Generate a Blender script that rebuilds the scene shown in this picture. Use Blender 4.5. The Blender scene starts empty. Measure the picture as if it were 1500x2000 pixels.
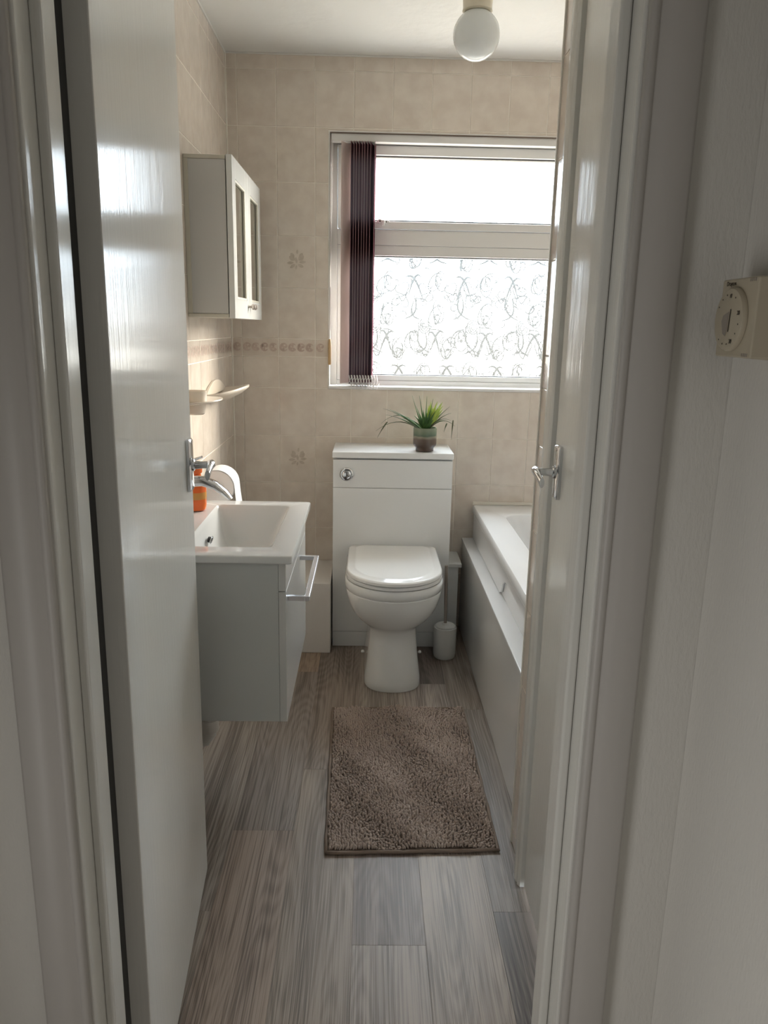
import bpy, bmesh, math, random
from mathutils import Vector, Matrix
random.seed(7)
sc = bpy.context.scene
C = sc.collection

# ---------------------------------------------------------------- camera
CAM_H = 1.30
def camera():
    F, P, Y, R = 1510.2, .2350396, .022517, .020412
    f = Vector((math.sin(Y)*math.cos(P), math.cos(Y)*math.cos(P), -math.sin(P)))
    rt = Vector((math.cos(Y), -math.sin(Y), 0)); up = rt.cross(f)
    r2 = rt*math.cos(R) + up*math.sin(R); u2 = -rt*math.sin(R) + up*math.cos(R)
    cd = bpy.data.cameras.new('camera'); co = bpy.data.objects.new('camera', cd); C.objects.link(co)
    cd.sensor_fit = 'VERTICAL'; cd.sensor_height = 36; cd.sensor_width = 27
    cd.lens = F/2000*36; cd.clip_start = .02; cd.clip_end = 500
    m = Matrix((r2, u2, -f)).transposed().to_4x4(); m.translation = (0, 0, CAM_H)
    co.matrix_world = m; sc.camera = co
camera()

# ---------------------------------------------------------------- world / exposure
SKY_STRENGTH = 30.0
sc.view_settings.view_transform = 'Standard'; sc.view_settings.look = 'None'
sc.view_settings.gamma = 1; sc.view_settings.use_curve_mapping = False
sc.view_settings.exposure = 0.2
def world():
    w = bpy.data.worlds.new('sky'); sc.world = w; w.use_nodes = True
    nt = w.node_tree; nt.nodes.clear()
    out = nt.nodes.new('ShaderNodeOutputWorld'); bg = nt.nodes.new('ShaderNodeBackground')
    tc = nt.nodes.new('ShaderNodeTexCoord'); sp = nt.nodes.new('ShaderNodeSeparateXYZ')
    mr = nt.nodes.new('ShaderNodeMapRange'); cr = nt.nodes.new('ShaderNodeValToRGB')
    mr.inputs['From Min'].default_value = -1; mr.inputs['From Max'].default_value = 1
    e = cr.color_ramp.elements
    e[0].position = 0; e[0].color = (.17, .15, .12, 1)
    e[1].position = 1; e[1].color = (.78, .90, 1, 1)
    a = e.new(.470); a.color = (.20, .18, .14, 1)
    b = e.new(.492); b.color = (.29, .29, .28, 1)
    c = e.new(.53); c.color = (.30, .36, .42, 1); d = e.new(.75); d.color = (.56, .62, .68, 1)
    nt.links.new(tc.outputs['Generated'], sp.inputs[0]); nt.links.new(sp.outputs['Z'], mr.inputs['Value'])
    nt.links.new(mr.outputs[0], cr.inputs[0]); nt.links.new(cr.outputs[0], bg.inputs[0])
    bg.inputs[1].default_value = SKY_STRENGTH; nt.links.new(bg.outputs[0], out.inputs[0])
world()
def area(name, loc, rot, sx, sy, power, col=(1, 1, 1), portal=False):
    l = bpy.data.lights.new(name, 'AREA'); l.shape = 'RECTANGLE'; l.size = sx; l.size_y = sy; l.energy = power; l.color = col
    if portal: l.cycles.is_portal = True
    o = bpy.data.objects.new(name, l); o.location = loc; o.rotation_euler = rot; C.objects.link(o); return o
area('window_sky_portal', (.405, 3.52, 1.54), (math.radians(-90), 0, 0), 1.12, .96, 1, portal=True)
area('hall_ceiling_fill', (-.1, -1.2, 2.26), (0, 0, 0), .5, .5, .9, (1, .98, .95))  # added fill out of view to lift the dim hall, no known lamp
area('hall_side_fill', (-.585, .12, .62), (0, math.radians(-90), 0), 1.0, .45, 3.3, (1, .985, .97))  # added fill at the left hall wall, no window there; brightens the right wall
def sun():
    l = bpy.data.lights.new('hazy_sun', 'SUN'); l.energy = 22.0; l.angle = math.radians(28); l.color = (1, .90, .76)
    o = bpy.data.objects.new('hazy_sun', l); C.objects.link(o); o.location = (6, 9, 5)
    o.rotation_euler = Vector((-1.07, -.85, -.50)).to_track_quat('-Z', 'Y').to_euler()
sun()

# ---------------------------------------------------------------- materials
def mat(name, col, rough=.5, metal=0, spec=.5, bump=None, var=None, coat=0, trans=0, sss=0):
    """bump=(scale_xyz, strength, detail)  var=(colour2, scale_xyz, detail)"""
    m = bpy.data.materials.new(name); m.use_nodes = True; nt = m.node_tree
    b = nt.nodes['Principled BSDF']; L = nt.links
    b.inputs['Base Color'].default_value = (*col, 1); b.inputs['Roughness'].default_value = rough
    b.inputs['Metallic'].default_value = metal; b.inputs['Specular IOR Level'].default_value = spec
    b.inputs['Coat Weight'].default_value = coat; b.inputs['Coat Roughness'].default_value = .05
    b.inputs['Transmission Weight'].default_value = trans
    tc = nt.nodes.new('ShaderNodeTexCoord'); oi = nt.nodes.new('ShaderNodeObjectInfo')
    def coords(scale, offs=True):
        mp = nt.nodes.new('ShaderNodeMapping'); mp.inputs['Scale'].default_value = scale
        L.new(tc.outputs['Object'], mp.inputs['Vector'])
        if offs:
            mu = nt.nodes.new('ShaderNodeMath'); mu.operation = 'MULTIPLY'; mu.inputs[1].default_value = 37.0
            L.new(oi.outputs['Random'], mu.inputs[0]); L.new(mu.outputs[0], mp.inputs['Location'])
        return mp.outputs[0]
    if bump:
        n = nt.nodes.new('ShaderNodeTexNoise'); n.inputs['Scale'].default_value = 1
        n.inputs['Detail'].default_value = bump[2] if len(bump) > 2 else 3
        L.new(coords(bump[0]), n.inputs['Vector'])
        bp = nt.nodes.new('ShaderNodeBump'); bp.inputs['Strength'].default_value = bump[1]
        bp.inputs['Distance'].default_value = bump[3] if len(bump) > 3 else .001
        L.new(n.outputs['Fac'], bp.inputs['Height']); L.new(bp.outputs[0], b.inputs['Normal'])
    if var:
        n = nt.nodes.new('ShaderNodeTexNoise'); n.inputs['Scale'].default_value = 1
        n.inputs['Detail'].default_value = var[2] if len(var) > 2 else 3
        L.new(coords(var[1]), n.inputs['Vector'])
        cr = nt.nodes.new('ShaderNodeValToRGB'); cr.color_ramp.elements[0].position = .35; cr.color_ramp.elements[1].position = .68
        cr.color_ramp.elements[0].color = (*col, 1); cr.color_ramp.elements[1].color = (*var[0], 1)
        L.new(n.outputs['Fac'], cr.inputs[0]); L.new(cr.outputs[0], b.inputs['Base Color'])
    return m
M = {}
M['tile'] = mat('cream_tile', (.69, .605, .525), .14, var=((.77, .695, .61), (17, 17, 17), 6), bump=((45, 45, 45), .25, 2, .0008))
M['tile_border'] = mat('border_tile', (.67, .585, .50), .2, var=((.74, .66, .58), (20, 20, 20), 5))
M['tile_print'] = mat('tile_print', (.50, .38, .32), .3, var=((.60, .48, .41), (60, 60, 60), 3))
M['flower_print'] = mat('flower_print', (.50, .42, .34), .3, var=((.58, .50, .42), (60, 60, 60), 3))
M['grout'] = mat('grout', (.90, .84, .76), .8)
M['gloss'] = mat('gloss_white_paint', (.80, .79, .745), .12, spec=.13, bump=((190, 190, 4), .4, 3, .0007))
M['gloss_trim'] = mat('gloss_trim_paint', (.76, .745, .70), .16, spec=.2, bump=((120, 120, 6), .4, 3, .0006))
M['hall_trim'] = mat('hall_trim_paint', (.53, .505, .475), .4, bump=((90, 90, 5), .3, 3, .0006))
M['plaster'] = mat('ceiling_plaster', (.86, .845, .81), .75, bump=((16, 16, 16), .8, 5, .004))
M['paper'] = mat('textured_wallpaper', (.74, .72, .675), .75, bump=((260, 260, 90), .6, 4, .0016))
M['white_paint'] = mat('white_paint', (.76, .75, .71), .4)
M['ceramic'] = mat('white_ceramic', (.86, .87, .86), .08, coat=.2)
M['acrylic'] = mat('white_acrylic', (.86, .865, .87), .12)
M['lidplastic'] = mat('seat_plastic', (.86, .865, .86), .14)
M['white_gloss'] = mat('white_gloss_board', (.74, .745, .735), .09)
M['wcboard'] = mat('toilet_unit_board', (.83, .845, .85), .2)
M['panel'] = mat('bath_panel_gloss', (.84, .84, .82), .07, spec=.7)
M['cabinet'] = mat('cabinet_side_board', (.66, .68, .67), .3)
M['cabwhite'] = mat('cabinet_door_white', (.78, .79, .77), .2)
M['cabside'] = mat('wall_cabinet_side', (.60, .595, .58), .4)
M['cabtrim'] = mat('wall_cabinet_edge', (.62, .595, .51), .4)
M['box'] = mat('boxing_paint', (.80, .77, .74), .5)
M['chrome'] = mat('chrome', (.62, .63, .65), .05, metal=1)
M['polished'] = mat('polished_aluminium', (.86, .89, .95), .22, metal=.8)
M['satin'] = mat('brushed_steel', (.45, .40, .36), .3, metal=1)
M['black'] = mat('black', (.01, .01, .01), .4)
M['upvc'] = mat('window_plastic', (.80, .79, .77), .25)
M['gasket'] = mat('gasket_rubber', (.12, .12, .12), .7)
M['mirror'] = mat('cabinet_glass', (.45, .43, .37), .06, metal=.85)
M['brown'] = mat('brown_shadow_line', (.17, .12, .09), .6)  # dark tone for the painted shadow line at the window opening
M['soap'] = mat('cream_plastic', (.80, .72, .62), .18)
M['paperroll'] = mat('toilet_paper', (.86, .86, .86), .9, bump=((300, 300, 300), .3, 2))
M['card'] = mat('cardboard', (.50, .42, .32), .9)
M['pipe'] = mat('white_pipe', (.74, .72, .68), .35)
M['wood'] = mat('turned_wood', (.55, .36, .17), .4, var=((.65, .46, .25), (40, 40, 8), 4))
M['beige_plastic'] = mat('thermostat_plastic', (.52, .46, .35), .4)
M['ink'] = mat('print_ink', (.05, .04, .03), .6)
M['ink_soft'] = mat('faded_ink', (.33, .29, .25), .6)
M['seal'] = mat('sealant', (.80, .76, .68), .4)
M['brushpot'] = mat('brush_pot_plastic', (.70, .695, .67), .35)
M['soil'] = mat('potting_soil', (.03, .022, .015), 1, bump=((200, 200, 200), 1, 3, .004))
M['leaf'] = mat('leaf_green', (.035, .10, .025), .4, var=((.07, .17, .04), (30, 30, 30), 3))
M['leaf_tip'] = mat('leaf_brown_green', (.10, .09, .045), .5, var=((.05, .10, .03), (14, 14, 14), 2))
M['petal'] = mat('yellow_green_petal', (.45, .55, .10), .4, var=((.25, .38, .05), (40, 40, 40), 3))
M['petal_tip'] = mat('white_petal', (.85, .88, .80), .4)
M['knot'] = mat('blind_chain', (.80, .76, .76), .4)
M['bulbbase'] = mat('lamp_holder_cream', (.72, .66, .53), .4)

def frosted(name, col, tfac, rough=.2):
    m = bpy.data.materials.new(name); m.use_nodes = True; nt = m.node_tree; nt.nodes.clear(); L = nt.links
    o = nt.nodes.new('ShaderNodeOutputMaterial'); t = nt.nodes.new('ShaderNodeBsdfTransparent'); tl = nt.nodes.new('ShaderNodeBsdfTranslucent')
    g = nt.nodes.new('ShaderNodeBsdfGlossy'); m1 = nt.nodes.new('ShaderNodeMixShader'); m2 = nt.nodes.new('ShaderNodeMixShader')
    t.inputs[0].default_value = (*col, 1); tl.inputs[0].default_value = (*col, 1); g.inputs['Roughness'].default_value = rough
    m1.inputs[0].default_value = tfac; m2.inputs[0].default_value = .06
    L.new(t.outputs[0], m1.inputs[1]); L.new(tl.outputs[0], m1.inputs[2]); L.new(m1.outputs[0], m2.inputs[1]); L.new(g.outputs[0], m2.inputs[2]); L.new(m2.outputs[0], o.inputs[0])
    return m
M['pane'] = frosted('obscured_glass', (.93, .94, .94), .15)
M['swirl'] = frosted('etched_glass_ridge', (.062, .062, .060), .3)
M['cabpane'] = M['mirror']

def slat_mat(name, col, tcol, tf):
    m = bpy.data.materials.new(name); m.use_nodes = True; nt = m.node_tree; L = nt.links
    b = nt.nodes['Principled BSDF']; b.inputs['Base Color'].default_value = (*col, 1); b.inputs['Roughness'].default_value = .9; b.inputs['Specular IOR Level'].default_value = .05
    o = nt.nodes['Material Output']; tl = nt.nodes.new('ShaderNodeBsdfTranslucent'); mx = nt.nodes.new('ShaderNodeMixShader')
    tl.inputs[0].default_value = (*tcol, 1); mx.inputs[0].default_value = tf
    L.new(b.outputs[0], mx.inputs[1]); L.new(tl.outputs[0], mx.inputs[2]); L.new(mx.outputs[0], o.inputs[0]); return m
M['plum'] = slat_mat('plum_fabric', (.11, .036, .055), (.02, .005, .01), .05)
M['pink'] = slat_mat('backlit_slat_fabric', (.86, .76, .73), (.78, .68, .64), .4)  # paler than plum: daylight through the leftmost slat put into its colour
M['slatedge'] = mat('slat_edge', (.26, .15, .165), .9)

def globe_mat():
    m = mat('opal_glass', (.80, .83, .83), .12); b = m.node_tree.nodes['Principled BSDF']
    b.inputs['Subsurface Weight'].default_value = .3; b.inputs['Subsurface Radius'].default_value = (.03, .03, .03); return m
M['opal'] = globe_mat()

def orange_mat():
    m = mat('orange_glass', (.90, .20, .04), .08); b = m.node_tree.nodes['Principled BSDF']
    b.inputs['Subsurface Weight'].default_value = .6; b.inputs['Subsurface Radius'].default_value = (.02, .008, .003); return m
M['orange'] = orange_mat(); M['amber'] = mat('amber_glass', (.70, .33, .08), .06)

def pot_mat():
    m = mat('glazed_pot', (.2, .2, .2), .25, bump=((50, 50, 50), .3, 3)); nt = m.node_tree; L = nt.links; b = nt.nodes['Principled BSDF']
    tc = nt.nodes.new('ShaderNodeTexCoord'); sp = nt.nodes.new('ShaderNodeSeparateXYZ'); n = nt.nodes.new('ShaderNodeTexNoise'); n.inputs['Scale'].default_value = 25
    ad = nt.nodes.new('ShaderNodeMath'); ad.operation = 'MULTIPLY_ADD'; ad.inputs[1].default_value = .12
    cr = nt.nodes.new('ShaderNodeValToRGB'); L.new(tc.outputs['Generated'], sp.inputs[0]); L.new(tc.outputs['Object'], n.inputs['Vector'])
    L.new(n.outputs['Fac'], ad.inputs[0]); L.new(sp.outputs['Z'], ad.inputs[2]); L.new(ad.outputs[0], cr.inputs[0])
    e = cr.color_ramp.elements; e[0].position = .30; e[0].color = (.085, .055, .042, 1); e[1].position = 1; e[1].color = (.20, .24, .17, 1)
    x = e.new(.58); x.color = (.13, .10, .08, 1); y = e.new(.68); y.color = (.26, .24, .18, 1); z = e.new(.74); z.color = (.10, .145, .10, 1)
    L.new(cr.outputs[0], b.inputs['Base Color']); return m
M['pot'] = pot_mat()

def plank_mat():
    m = bpy.data.materials.new('grey_oak_plank'); m.use_nodes = True; nt = m.node_tree; L = nt.links; b = nt.nodes['Principled BSDF']
    tc = nt.nodes.new('ShaderNodeTexCoord'); oi = nt.nodes.new('ShaderNodeObjectInfo')
    mu = nt.nodes.new('ShaderNodeMath'); mu.operation = 'MULTIPLY'; mu.inputs[1].default_value = 53; L.new(oi.outputs['Random'], mu.inputs[0])
    def tex(scale, detail, dist=0):
        mp = nt.nodes.new('ShaderNodeMapping'); mp.inputs['Scale'].default_value = scale
        L.new(tc.outputs['Object'], mp.inputs['Vector']); L.new(mu.outputs[0], mp.inputs['Location'])
        n = nt.nodes.new('ShaderNodeTexNoise'); n.inputs['Scale'].default_value = 1; n.inputs['Detail'].default_value = detail
        n.inputs['Distortion'].default_value = dist; L.new(mp.outputs[0], n.inputs['Vector']); return n.outputs['Fac']
    # cathedral rings: contour lines of a stretched soft field
    f = tex((7.5, .85, 1), .8)
    s = nt.nodes.new('ShaderNodeMath'); s.operation = 'MULTIPLY'; s.inputs[1].default_value = 190; L.new(f, s.inputs[0])
    sn = nt.nodes.new('ShaderNodeMath'); sn.operation = 'SINE'; L.new(s.outputs[0], sn.inputs[0])
    fine = tex((400, 4, 1), 4, .2); broad = tex((20, 1.1, 1), 3)
    a = nt.nodes.new('ShaderNodeMath'); a.operation = 'MULTIPLY_ADD'; a.inputs[1].default_value = .038; L.new(sn.outputs[0], a.inputs[0]); bw = nt.nodes.new('ShaderNodeMath'); bw.operation = 'MULTIPLY_ADD'; bw.inputs[1].default_value = .5; bw.inputs[2].default_value = .25; L.new(broad, bw.inputs[0]); L.new(bw.outputs[0], a.inputs[2])
    a2 = nt.nodes.new('ShaderNodeMath'); a2.operation = 'MULTIPLY_ADD'; a2.inputs[1].default_value = .80; L.new(fine, a2.inputs[0]); L.new(a.outputs[0], a2.inputs[2])
    cr = nt.nodes.new('ShaderNodeValToRGB'); e = cr.color_ramp.elements
    e[0].position = .64; e[0].color = (.35, .30, .27, 1); e[1].position = 1.0; e[1].color = (1.15, 1.08, 1.02, 1)
    x = e.new(.81); x.color = (.60, .545, .505, 1)
    L.new(a2.outputs[0], cr.inputs[0])
    mx = nt.nodes.new('ShaderNodeMix'); mx.data_type = 'RGBA'; mx.blend_type = 'MULTIPLY'; mx.inputs[0].default_value = 1
    L.new(cr.outputs[0], mx.inputs[6]); L.new(oi.outputs['Color'], mx.inputs[7]); L.new(mx.outputs[2], b.inputs['Base Color'])
    bp = nt.nodes.new('ShaderNodeBump'); bp.inputs['Strength'].default_value = .3; bp.inputs['Distance'].default_value = .0006
    L.new(fine, bp.inputs['Height']); L.new(bp.outputs[0], b.inputs['Normal'])
    b.inputs['Roughness'].default_value = .42
    return m
M['plank'] = plank_mat()
M['joint'] = mat('plank_joint', (.16, .14, .125), .8)
M['pile'] = mat('chenille_pile', (.46, .37, .32), .95, var=((.56, .46, .40), (7, 7, 7), 3))
M['hem'] = mat('mat_hem', (.25, .19, .15), .9, bump=((300, 300, 300), .5, 2))

# ---------------------------------------------------------------- mesh helpers
class MB:
    def __init__(s): s.v = []; s.f = []
    def add(s, vs, fs):
        o = len(s.v); s.v += [tuple(p) for p in vs]; s.f += [tuple(i+o for i in f) for f in fs]; return s
    def box(s, x0, y0, z0, x1, y1, z1):
        if x0 > x1: x0, x1 = x1, x0
        if y0 > y1: y0, y1 = y1, y0
        if z0 > z1: z0, z1 = z1, z0
        vs = [(x, y, z) for z in (z0, z1) for (x, y) in ((x0, y0), (x1, y0), (x1, y1), (x0, y1))]
        return s.add(vs, [(3, 2, 1, 0), (4, 5, 6, 7), (0, 1, 5, 4), (1, 2, 6, 5), (2, 3, 7, 6), (3, 0, 4, 7)])
    def loft(s, rings, cap0=True, cap1=True):
        n = len(rings[0]); vs = [p for r in rings for p in r]; fs = []
        for k in range(len(rings)-1):
            for i in range(n):
                j = (i+1) % n; fs.append((k*n+i, k*n+j, (k+1)*n+j, (k+1)*n+i))
        if cap0: fs.append(tuple(reversed(range(n))))
        if cap1: fs.append(tuple((len(rings)-1)*n+i for i in range(n)))
        return s.add(vs, fs)
    def lathe(s, prof, n=32, c=(0, 0, 0), axis='Z'):
        rings = []
        for (r, z) in prof:
            ring = []
            for i in range(n):
                a = 2*math.pi*i/n; u, w = max(r, 1e-5)*math.cos(a), max(r, 1e-5)*math.sin(a)
                p = {'Z': (u, w, z), 'Y': (w, z, u), 'X': (z, u, w)}[axis]
                ring.append((p[0]+c[0], p[1]+c[1], p[2]+c[2]))
            rings.append(ring)
        return s.loft(rings)
    def tube(s, pts, r, n=8, flat=1.0):
        pts = [Vector(p) for p in pts]; rings = []
        rr = r if isinstance(r, (list, tuple)) else [r]*len(pts)
        prev = None
        for k, p in enumerate(pts):
            t = (pts[min(k+1, len(pts)-1)] - pts[max(k-1, 0)]).normalized()
            if prev is None:
                a = Vector((0, 0, 1)) if abs(t.z) < .9 else Vector((0, 1, 0)); u = t.cross(a).normalized()
            else:
                u = (prev - t*prev.dot(t)).normalized()
            prev = u; w = t.cross(u)
            rings.append([tuple(p + u*rr[k]*math.cos(2*math.pi*i/n) + w*rr[k]*flat*math.sin(2*math.pi*i/n)) for i in range(n)])
        return s.loft(rings)
    def prism(s, poly, fn, d0, d1):
        """poly 2-D (ccw), fn(u,v,d)->xyz"""
        n = len(poly); vs = [fn(u, v, d0) for u, v in poly]+[fn(u, v, d1) for u, v in poly]
        fs = [tuple(range(n)), tuple(reversed(range(n, 2*n)))]+[(i, i+n, (i+1) % n+n, (i+1) % n) for i in range(n)]
        return s.add(vs, fs)
    def mesh(s, name):
        me = bpy.data.meshes.new(name); me.from_pydata(s.v, [], s.f); me.update()
        bm = bmesh.new(); bm.from_mesh(me); bmesh.ops.recalc_face_normals(bm, faces=bm.faces); bm.to_mesh(me); bm.free(); return me
def link(name, me, m=None, parent=None, bevel=0, seg=2, smooth=False, loc=None):
    o = bpy.data.objects.new(name, me); C.objects.link(o)
    if m is not None and not me.materials: me.materials.append(m)
    if parent is not None: o.parent = parent
    if loc is not None: o.location = loc
    if bevel:
        b = o.modifiers.new('bevel', 'BEVEL'); b.width = bevel; b.segments = seg; b.limit_method = 'ANGLE'; b.angle_limit = math.radians(35); b.harden_normals = True
        smooth = True
    if smooth is True: me.polygons.foreach_set('use_smooth', [True]*len(me.polygons))
    elif smooth:
        me.polygons.foreach_set('use_smooth', [True]*len(me.polygons)); me.set_sharp_from_angle(angle=math.radians(smooth))
    return o
def obj(name, mb, m, parent=None, bevel=0, seg=2, smooth=False, origin=None):
    """mb in world coordinates; parent's location is subtracted so everything is built where it stands"""
    off = Vector((0, 0, 0))
    p = parent
    while p is not None: off += Vector(p.location); p = p.parent
    if origin is not None: loc = Vector(origin)-off; base = Vector(origin)
    else: loc = None; base = off
    if base.length: mb.v = [tuple(Vector(v)-base) for v in mb.v]
    return link(name, mb.mesh(name), m, parent, bevel, seg, smooth, loc)
def tag(o, label=None, cat=None, group=None, kind=None):
    if label: o['label'] = label
    if cat: o['category'] = cat
    if group: o['group'] = group
    if kind: o['kind'] = kind
    return o
def thing(name, loc, label=None, cat=None, group=None, kind=None):
    o = bpy.data.objects.new(name, None); o.location = loc; o.empty_display_size = .05; C.objects.link(o); return tag(o, label, cat, group, kind)
def struct(o, label=None): o['kind'] = 'structure'; (label and o.__setitem__('label', label)); return o
def rrect(x0, y0, x1, y1, r, z, n=6):
    """rounded rectangle ring, ccw, 4*(n+1) points"""
    pts = []
    for (cx, cy, a0) in ((x1-r, y1-r, 0), (x0+r, y1-r, 90), (x0+r, y0+r, 180), (x1-r, y0+r, 270)):
        for k in range(n+1):
            a = math.radians(a0+90*k/n); pts.append((cx+r*math.cos(a), cy+r*math.sin(a), z))
    return pts

# ---------------------------------------------------------------- dimensions
XL, XR, YB, ZC = -.566, 1.14, 3.26, 2.30      # bathroom: left tiles, alcove wall, back tiles, ceiling
YH, YR = .872, 1.0                            # hall face and room face of the doorway wall
JL, JR = -.360, .272                          # door lining faces
XS = .390                                     # cupboard wall
WX0, WX1, WZ0, WZ1 = -.170, .980, 1.048, 2.035
HXL, HXR, HYB = -.60, .405, -2.2
# ================================================================ large structure
# --- floor: sub floor + planks
flo = struct(obj('floor', MB().box(-.9, HYB, -.05, XR+.1, YB+.05, -.0015), M['joint']))
PW = .161
cols = [(-.663, 1.10), (-.502, 1.506), (-.341, 1.796), (-.18, 2.088), (-.019, 1.407), (.142, 1.702), (.303, 1.506), (.464, 2.2)]
tones = {('c', 1): None}
def tone(k, j):
    r = random.Random(k*31+j*7+3)
    g = r.uniform(.36, .50); w = r.uniform(-.02, .03)
    return (g*(1.0+w), g*.96, g*(.90-w*.8))
special = {(3, 2): (.30, .275, .255), (2, 1): (.35, .335, .325), (4, 1): (.37, .345, .335), (4, 0): (.47, .45, .43), (5, 1): (.46, .44, .42),
           (6, 0): (.27, .258, .25), (6, 1): (.40, .39, .375), (2, 0): (.42, .375, .34), (3, 1): (.38, .355, .335), (5, 2): (.26, .235, .22), (2, 2): (.43, .37, .31)}
for k, (x, y0) in enumerate(cols):
    for j in range(-4, 4):
        ya, yb = y0+.966*(j-1), y0+.966*j
        ya2, yb2 = max(ya, -.6), min(yb, YB)
        if yb2-ya2 < .02: continue
        x1 = x+PW; g = .00012
        mb = MB(); c = .0007
        a = rrect(x+g, ya2+g, x1-g, yb2-g, .0008, -.0028, 1); b = rrect(x+g, ya2+g, x1-g, yb2-g, .0008, -.0003, 1); d = rrect(x+g+c*.5, ya2+g+c*.5, x1-g-c*.5, yb2-g-c*.5, .0008, 0, 1)
        mb.loft([a, b, d])
        o = obj('plank', mb, M['plank'], flo, origin=((x+x1)/2, (ya2+yb2)/2, 0))
        tc_ = special.get((k, j)) or tone(k, j); o.color = (tc_[0]*.80, tc_[1]*.75, tc_[2]*.715, 1)
# --- ceiling (bathroom + hall)
cei = struct(obj('ceiling', MB().box(XL-.1, YH+.01, ZC, XR+.1, YB+.3, ZC+.08), M['plaster']))
struct(obj('ceiling_hall', MB().box(HXL-.1, HYB-.1, ZC, HXR+.1, YH+.01, ZC+.08), M['plaster']))
# --- tiles
def poly_rect_minus(r, hole):
    """r and hole = (u0,v0,u1,v1); returns list of polygons (ccw) of r without hole"""
    u0, v0, u1, v1 = r; a0, b0, a1, b1 = hole
    if a0 >= u1 or a1 <= u0 or b0 >= v1 or b1 <= v0: return [[(u0, v0), (u1, v0), (u1, v1), (u0, v1)]]
    i0, j0, i1, j1 = max(u0, a0), max(v0, b0), min(u1, a1), min(v1, b1)
    L, Rr, B, T = i0 > u0, i1 < u1, j0 > v0, j1 < v1
    n = L+Rr+B+T
    if n == 0: return []
    if n == 1:
        if L: return [[(u0, v0), (i0, v0), (i0, v1), (u0, v1)]]
        if Rr: return [[(i1, v0), (u1, v0), (u1, v1), (i1, v1)]]
        if B: return [[(u0, v0), (u1, v0), (u1, j0), (u0, j0)]]
        return [[(u0, j1), (u1, j1), (u1, v1), (u0, v1)]]
    if L and B: return [[(u0, v0), (u1, v0), (u1, j0), (i0, j0), (i0, v1), (u0, v1)]]
    if L and T: return [[(u0, v0), (i0, v0), (i0, j1), (u1, j1), (u1, v1), (u0, v1)]]
    if Rr and B: return [[(u0, v0), (u1, v0), (u1, v1), (i1, v1), (i1, j0), (u0, j0)]]
    return [[(u0, j1), (i1, j1), (i1, v0), (u1, v0), (u1, v1), (u0, v1)]]
def inset(poly, d):
    n = len(poly); out = []
    for i in range(n):
        p0, p1, p2 = Vector(poly[i-1]), Vector(poly[i]), Vector(poly[(i+1) % n])
        e1, e2 = (p1-p0).normalized(), (p2-p1).normalized(); n1, n2 = Vector((-e1.y, e1.x)), Vector((-e2.y, e2.x))
        out.append(tuple(p1+(n1+n2)*d/(1+n1.dot(n2))))
    return out
_tcache = {}
def tile(parent, poly, fn, m, name='wall_tile'):
    """fn(u,v,d): d = height above the tiled face (0 = tile face)"""
    cu = sum(p[0] for p in poly)/len(poly); cv = sum(p[1] for p in poly)/len(poly)
    key = (name, m.name, fn.__name__, tuple((round(p[0]-cu, 4), round(p[1]-cv, 4)) for p in poly))
    org = Vector(fn(cu, cv, 0))
    if key not in _tcache:
        q0 = inset(poly, .0014); q1 = inset(poly, .0023); n = len(poly); mb = MB()
        mb.loft([[fn(u, v, -.004) for u, v in q0], [fn(u, v, -.0007) for u, v in q0], [fn(u, v, 0) for u, v in q1]], cap0=False)
        mb.v = [tuple(Vector(p)-org) for p in mb.v]; _tcache[key] = mb.mesh(name); _tcache[key].materials.append(m)
    o = bpy.data.objects.new(name, _tcache[key]); o.parent = parent; o.location = org; C.objects.link(o); return o
ROWZ = [2.445, 2.245, 2.045, 1.845, 1.645, 1.445, 1.245, 1.173, 1.045, .845, .645, .445, .245, .045, -.155]
def back_fn(u, v, d): return (u, YB-d, v)
def left_fn(u, v, d): return (XL+d, -u, v)      # u = -Y keeps the winding outward
def stub_fn(u, v, d): return (XS-d, u, v)
def alc_fn(u, v, d): return (XR-d, u, v)
def leaf_poly(cx, cy, a, L, W, n=6):
    pts = []
    for k in range(n+1): t = k/n; pts.append((t*L, W*math.sin(math.pi*t)**.8 if 0 < t < 1 else 0))
    for k in range(n-1, 0, -1): t = k/n; pts.append((t*L, -W*math.sin(math.pi*t)**.8))
    ca, sa = math.cos(a), math.sin(a)
    return [(cx+x*ca-y*sa, cy+x*sa+y*ca) for x, y in pts]
def motif_border(fn, u0, u1, vc):
    mb = MB(); u = u0+.006; hh = .00034
    k = 0
    while u < u1-.012:
        # scroll ring + leaves
        n = 14; r = .0145
        arc = [(u+.014+r*math.cos(a), vc+.001+r*math.sin(a)*(1 if k % 2 else -1)) for a in [math.radians(40+i*290/n) for i in range(n+1)]]
        for i in range(n):
            (a, b), (c, d) = arc[i], arc[i+1]; w = .0016+.0030*math.sin(math.pi*(i+.5)/n)
            dx, dy = c-a, d-b; l = math.hypot(dx, dy)+1e-9; nx, ny = -dy/l*w, dx/l*w
            mb.add([fn(a+nx, b+ny, .0003), fn(a-nx, b-ny, .0003), fn(c-nx, d-ny, .0003), fn(c+nx, d+ny, .0003)], [(0, 1, 2, 3)])
        for a in (.5, 2.4, 4.2):
            p = leaf_poly(u+.014, vc, a+(k % 2)*1.2, .016, .0052)
            hh = hh+.00004 if hh < .0006 else .0003; mb.add([fn(x, y, hh) for x, y in p], [tuple(range(len(p)))])
        u += .0355; k += 1
        if u+.028 > u1: break
    return mb
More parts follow.
